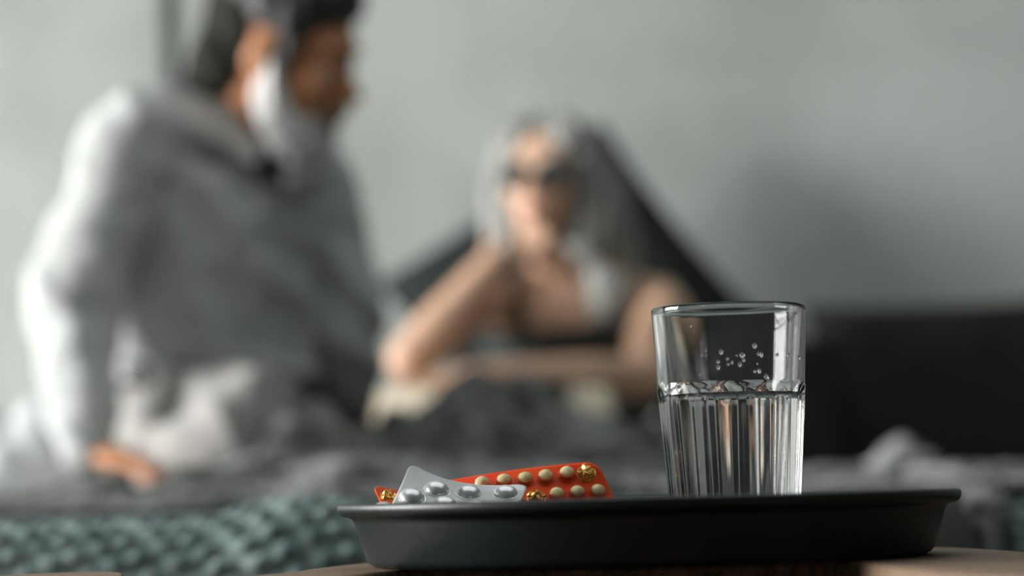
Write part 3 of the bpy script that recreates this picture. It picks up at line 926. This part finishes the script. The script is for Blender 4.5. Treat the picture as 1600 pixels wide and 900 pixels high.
obj('belt', bm, M['belt'], man)

def strands(scale, amp, seed):
    def f(co, n):
        return amp * noise.noise(Vector((co.x * scale, co.y * scale, co.z * scale * 0.12 + seed))) + amp * 0.25 * noise.noise(co * scale * 1.7)
    return f
# hair: dark swept-back top, greying sides and nape
bm = bmesh.new()
B = lambda c, r, rot=None: ball(bm, c, r, M=MH, rot=rot, seg=24)
B((-0.018, 0, 0.060), (0.098, 0.080, 0.078))
B((0.030, 0, 0.098), (0.055, 0.062, 0.036))
B((0.062, 0, 0.085), (0.026, 0.050, 0.022))
B((0.012, 0.05, 0.055), (0.040, 0.030, 0.045)); B((0.012, -0.05, 0.055), (0.040, 0.030, 0.045))
B((0.028, -0.064, 0.020), (0.014, 0.012, 0.032)); B((0.028, 0.064, 0.020), (0.014, 0.012, 0.032))
me = fuse(bm, 0.004, 4); displace(me, strands(60, 0.003, 1))
obj('hair', me, M['hair_dark'], man)
bm = bmesh.new()
B((-0.052, 0, 0.030), (0.072, 0.080, 0.070))
B((-0.066, 0, -0.035), (0.045, 0.070, 0.055))
loft(bm, [MH @ Vector(p) for p in ((-0.075, -0.03, 0.0), (-0.088, -0.02, -0.07), (-0.080, -0.02, -0.115))], [0.045, 0.040, 0.022], n=16)
loft(bm, [MH @ Vector(p) for p in ((-0.075, 0.03, 0.0), (-0.088, 0.02, -0.07), (-0.084, 0.02, -0.11))], [0.045, 0.038, 0.022], n=16)
me = fuse(bm, 0.004, 4); displace(me, strands(60, 0.004, 5))
tag(obj('back_hair', me, M['hair_greying'], man), 'greying hair over the nape')
# beard, full and white along the jaw
bm = bmesh.new()
B((0.046, 0, -0.100), (0.042, 0.050, 0.036))
B((0.050, 0, -0.118), (0.032, 0.040, 0.032))
for s in (-1, 1):
    loft(bm, [MH @ Vector(p) for p in ((0.010, s * 0.067, -0.005), (0.014, s * 0.062, -0.045), (0.034, s * 0.055, -0.082), (0.055, s * 0.035, -0.110))], [0.012, 0.024, 0.030, 0.030], n=16)
    loft(bm, [MH @ Vector(p) for p in ((0.070, s * 0.034, -0.075), (0.082, s * 0.015, -0.092), (0.080, 0, -0.10))], [0.014, 0.016, 0.018], n=14)
me = fuse(bm, 0.004, 4); displace(me, strands(90, 0.006, 9))
obj('beard', me, M['beard'], man)
bm = bmesh.new()
for s in (-1, 1):
    loft(bm, [MH @ Vector(p) for p in ((0.098, 0, -0.048), (0.094, s * 0.018, -0.052), (0.082, s * 0.036, -0.070))], [0.008, 0.009, 0.006], n=12)
obj('moustache', bm, M['beard_grey'], man)

# ------------------------------------------------------------ the woman
wom = empty('person', (0.08, 4.4, BED), 'silver-haired woman in dark glasses resting her chin on her hand, leaning back on a cushion', 'person')
wc = at(856, 288, 4.33)
WH = head_matrix(wc, (-0.30, -0.93, 0.06), (0.05, 0.05, 1.0))
nk = at(872, 440, 4.42)
s1 = at(748, 470, 4.36); s2 = at(1030, 478, 4.40)      # shoulders, left and right in the photo
e1 = at(640, 562, 4.05); w1 = at(775, 408, 4.10)
e2 = at(1010, 592, 4.12); w2 = at(735, 590, 3.99)
TS2 = (s2 - s1).normalized()
bm = bmesh.new()
head_parts(bm, WH, False)
loft(bm, [nk - Vector((0, 0, 0.03)), nk + Vector((-0.005, 0, 0.03)), WH @ Vector((-0.02, 0, -0.05))], [(0.06, 0.05), (0.046, 0.046), 0.046], side=TS2)
loft(bm, [nk - Vector((0, 0, 0.015)), at(880, 510, 4.42), at(885, 600, 4.46), at(885, 700, 4.46)], [(0.085, 0.05), (0.142, 0.085), (0.13, 0.10), (0.155, 0.115)], side=TS2, n=24)
loft(bm, [nk - Vector((0, 0, 0.025)), s1, (s1 + e1) / 2, e1], [0.045, 0.048, 0.046, 0.040])
loft(bm, [e1, e1.lerp(w1, 0.35), w1], [0.038, 0.040, 0.026])
loft(bm, [nk - Vector((0, 0, 0.025)), s2, (s2 + e2) / 2, e2], [0.045, 0.050, 0.047, 0.040])
loft(bm, [e2, e2.lerp(w2, 0.35), w2], [0.038, 0.040, 0.025])
for hx, kx in ((835, 735), (935, 830)):
    hp_ = at(hx, 700, 4.42); kn = at(kx, 655, 3.86); an = Vector((kn.x - 0.08, 3.60, BED + 0.04))
    loft(bm, [hp_, kn, an], [0.080, 0.045, 0.032])
    loft(bm, [an, an + Vector((-0.02, -0.10, 0.02)), an + Vector((-0.03, -0.16, 0.0))], [0.034, 0.035, 0.022])
ch = WH @ Vector((0.060, 0.01, -0.112))
hd = (ch - w1).normalized()
hand(bm, w1, hd + Vector((0.25, 0, -0.02)), (0.25, 0.15, 0.9), -1, curl=0.55, size=0.90, spread=0.05, r0=0.024)
hand(bm, w2, (-1, -0.1, -0.10), (0, -0.1, -1), 1, curl=0.25, size=0.92, spread=0.12, r0=0.023)
me = fuse(bm, 0.0036, 4)
obj('body', me, M['skin_woman'], wom)
face_parts(WH, wom, False)
# top and long skirt (legs lie under the throw)
bm = bmesh.new()
loft(bm, [at(880, 500, 4.40), at(885, 550, 4.42), at(885, 610, 4.45), at(885, 690, 4.45)], [(0.148, 0.100), (0.150, 0.108), (0.142, 0.115), (0.165, 0.13)], side=TS2, n=28, closed_round=False)
for s, pa, pb in ((-1, at(800, 440, 4.36), at(820, 530, 4.33)), (1, at(960, 445, 4.37), at(940, 530, 4.33))):
    loft(bm, [pa + Vector((0, 0.05, 0.0)), pa + Vector((0, 0.0, 0.0)), pb], [(0.012, 0.012)] * 3, n=10)
me = fuse(bm, 0.005, 5); displace(me, folds(16, 0.006, (1, 0, 0.3), (0, 0, 1), 4.0))
obj('top', me, M['dark_top'], wom)
bm = bmesh.new()
for hx, kx in ((835, 735), (935, 830)):
    hp_ = at(hx, 700, 4.42); kn = at(kx, 655, 3.86); an = Vector((kn.x - 0.08, 3.60, BED + 0.045))
    loft(bm, [hp_, kn, an], [0.10, 0.064, 0.046], n=20)
me = fuse(bm, 0.006, 5)
obj('leggings', me, M['dark_top'], wom)
# glasses: dark frames
gf = None
bm = bmesh.new()
for s in (-1, 1):
    ringp = [WH @ Vector((0.094 - 0.004 * abs(math.cos(a)), s * 0.033 + 0.026 * math.cos(a), 0.000 + 0.020 * math.sin(a))) for a in [2 * PI * k / 20 for k in range(21)]]
    loft(bm, ringp, [0.0028] * 21, n=8, closed_round=False, sub=1)
    loft(bm, [WH @ Vector((0.088, s * 0.060, 0.006)), WH @ Vector((0.04, s * 0.072, 0.004)), WH @ Vector((-0.01, s * 0.074, 0.002))], [0.0025] * 3, n=8)
loft(bm, [WH @ Vector((0.095, -0.008, 0.004)), WH @ Vector((0.098, 0, 0.007)), WH @ Vector((0.095, 0.008, 0.004))], [0.0025] * 3, n=8)
glasses = empty('eyeglasses', tuple(WH @ Vector((0.094, 0, 0))), 'dark framed tinted glasses worn by the silver-haired woman', 'glasses')
obj('frame', bm, M['black_metal'], glasses)
M['lens'] = mat('tinted_lens', (0.035, 0.05, 0.05), 0.08, 0, Alpha=0.75)
for s in (-1, 1):
    bm = bmesh.new()
    ball(bm, (0.0925, s * 0.033, 0.0), (0.0012, 0.0245, 0.0185), M=WH)
    obj('lens', bm, M['lens'], glasses)
# long silver hair, centre parting, falling on both sides (more on the right)
bm = bmesh.new()
B = lambda c, r, rot=None: ball(bm, c, r, M=WH, rot=rot, seg=24)
B((-0.024, 0, 0.048), (0.092, 0.084, 0.083))
for s in (-1, 1):
    B((0.022, s * 0.048, 0.075), (0.050, 0.036, 0.040))
    loft(bm, [WH @ Vector(p) for p in ((0.030, s * 0.028, 0.105), (0.036, s * 0.064, 0.060), (0.020, s * 0.080, 0.0), (0.006, s * 0.084, -0.06), (0.000, s * 0.078, -0.12))], [(0.026, 0.020), (0.030, 0.020), (0.036, 0.022), (0.038, 0.026), (0.036, 0.026)], n=16)
B((-0.045, 0, -0.03), (0.055, 0.082, 0.090))
hr0 = WH @ Vector((-0.01, 0.078, -0.02))
loft(bm, [WH @ Vector((-0.02, 0.062, 0.05)), at(930, 300, 4.36), at(948, 370, 4.36), at(955, 430, 4.38), at(950, 480, 4.36), at(940, 505, 4.35)], [0.045, 0.055, 0.055, 0.048, 0.038, 0.018], n=20)
loft(bm, [at(800, 300, 4.38), at(790, 350, 4.40), at(792, 400, 4.42)], [0.03, 0.030, 0.022], n=16)
me = fuse(bm, 0.004, 5); displace(me, strands(85, 0.007, 3))
obj('hair', me, M['hair_silver'], wom)

# ------------------------------------------------------------------ open book under the forearms
b0 = at(745, 632, 3.86)
book = empty('open_book', tuple(b0), 'large open book with cream pages lying under the woman\'s forearms', 'book')
for s in (-1, 1):
    bm = bmesh.new()
    nu, nv = 16, 8
    W_, D_ = 0.215, 0.20
    top, bot = [], []
    for j in range(nv + 1):
        r1, r2 = [], []
        for i in range(nu + 1):
            u = i / nu
            x = b0.x + s * u * W_; y = b0.y + (j / nv - 0.5) * D_
            z = b0.z + 0.012 * math.sin(PI * min(1, u * 1.3)) * (1 - u * 0.3) + 0.32 * (j / nv - 0.5) * D_ - 0.004 * u
            r1.append(bm.verts.new((x, y, z))); r2.append(bm.verts.new((x, y, b0.z - 0.012 + 0.32 * (j / nv - 0.5) * D_)))
        top.append(r1); bot.append(r2)
    for j in range(nv):
        for i in range(nu):
            bm.faces.new((top[j][i], top[j][i + 1], top[j + 1][i + 1], top[j + 1][i]))
            bm.faces.new((bot[j][i], bot[j + 1][i], bot[j + 1][i + 1], bot[j][i + 1]))
    for i in range(nu):
        bm.faces.new((top[0][i], bot[0][i], bot[0][i + 1], top[0][i + 1])); bm.faces.new((top[nv][i], top[nv][i + 1], bot[nv][i + 1], bot[nv][i]))
    for j in range(nv):
        bm.faces.new((top[j][0], top[j + 1][0], bot[j + 1][0], bot[j][0])); bm.faces.new((top[j][nu], bot[j][nu], bot[j + 1][nu], top[j + 1][nu]))
    bmesh.ops.recalc_face_normals(bm, faces=bm.faces)
    obj('page_block', bm, M['page'], book)
bm = bmesh.new()
m_ = Matrix.Translation(b0 + Vector((0, 0, -0.0145))) @ Matrix.Rotation(math.atan(0.32), 4, 'X') @ Matrix.Diagonal((0.445, 0.225, 0.004, 1))
bmesh.ops.create_cube(bm, size=1, matrix=m_)
obj('cover', bm, M['cover'], book, smooth=False)
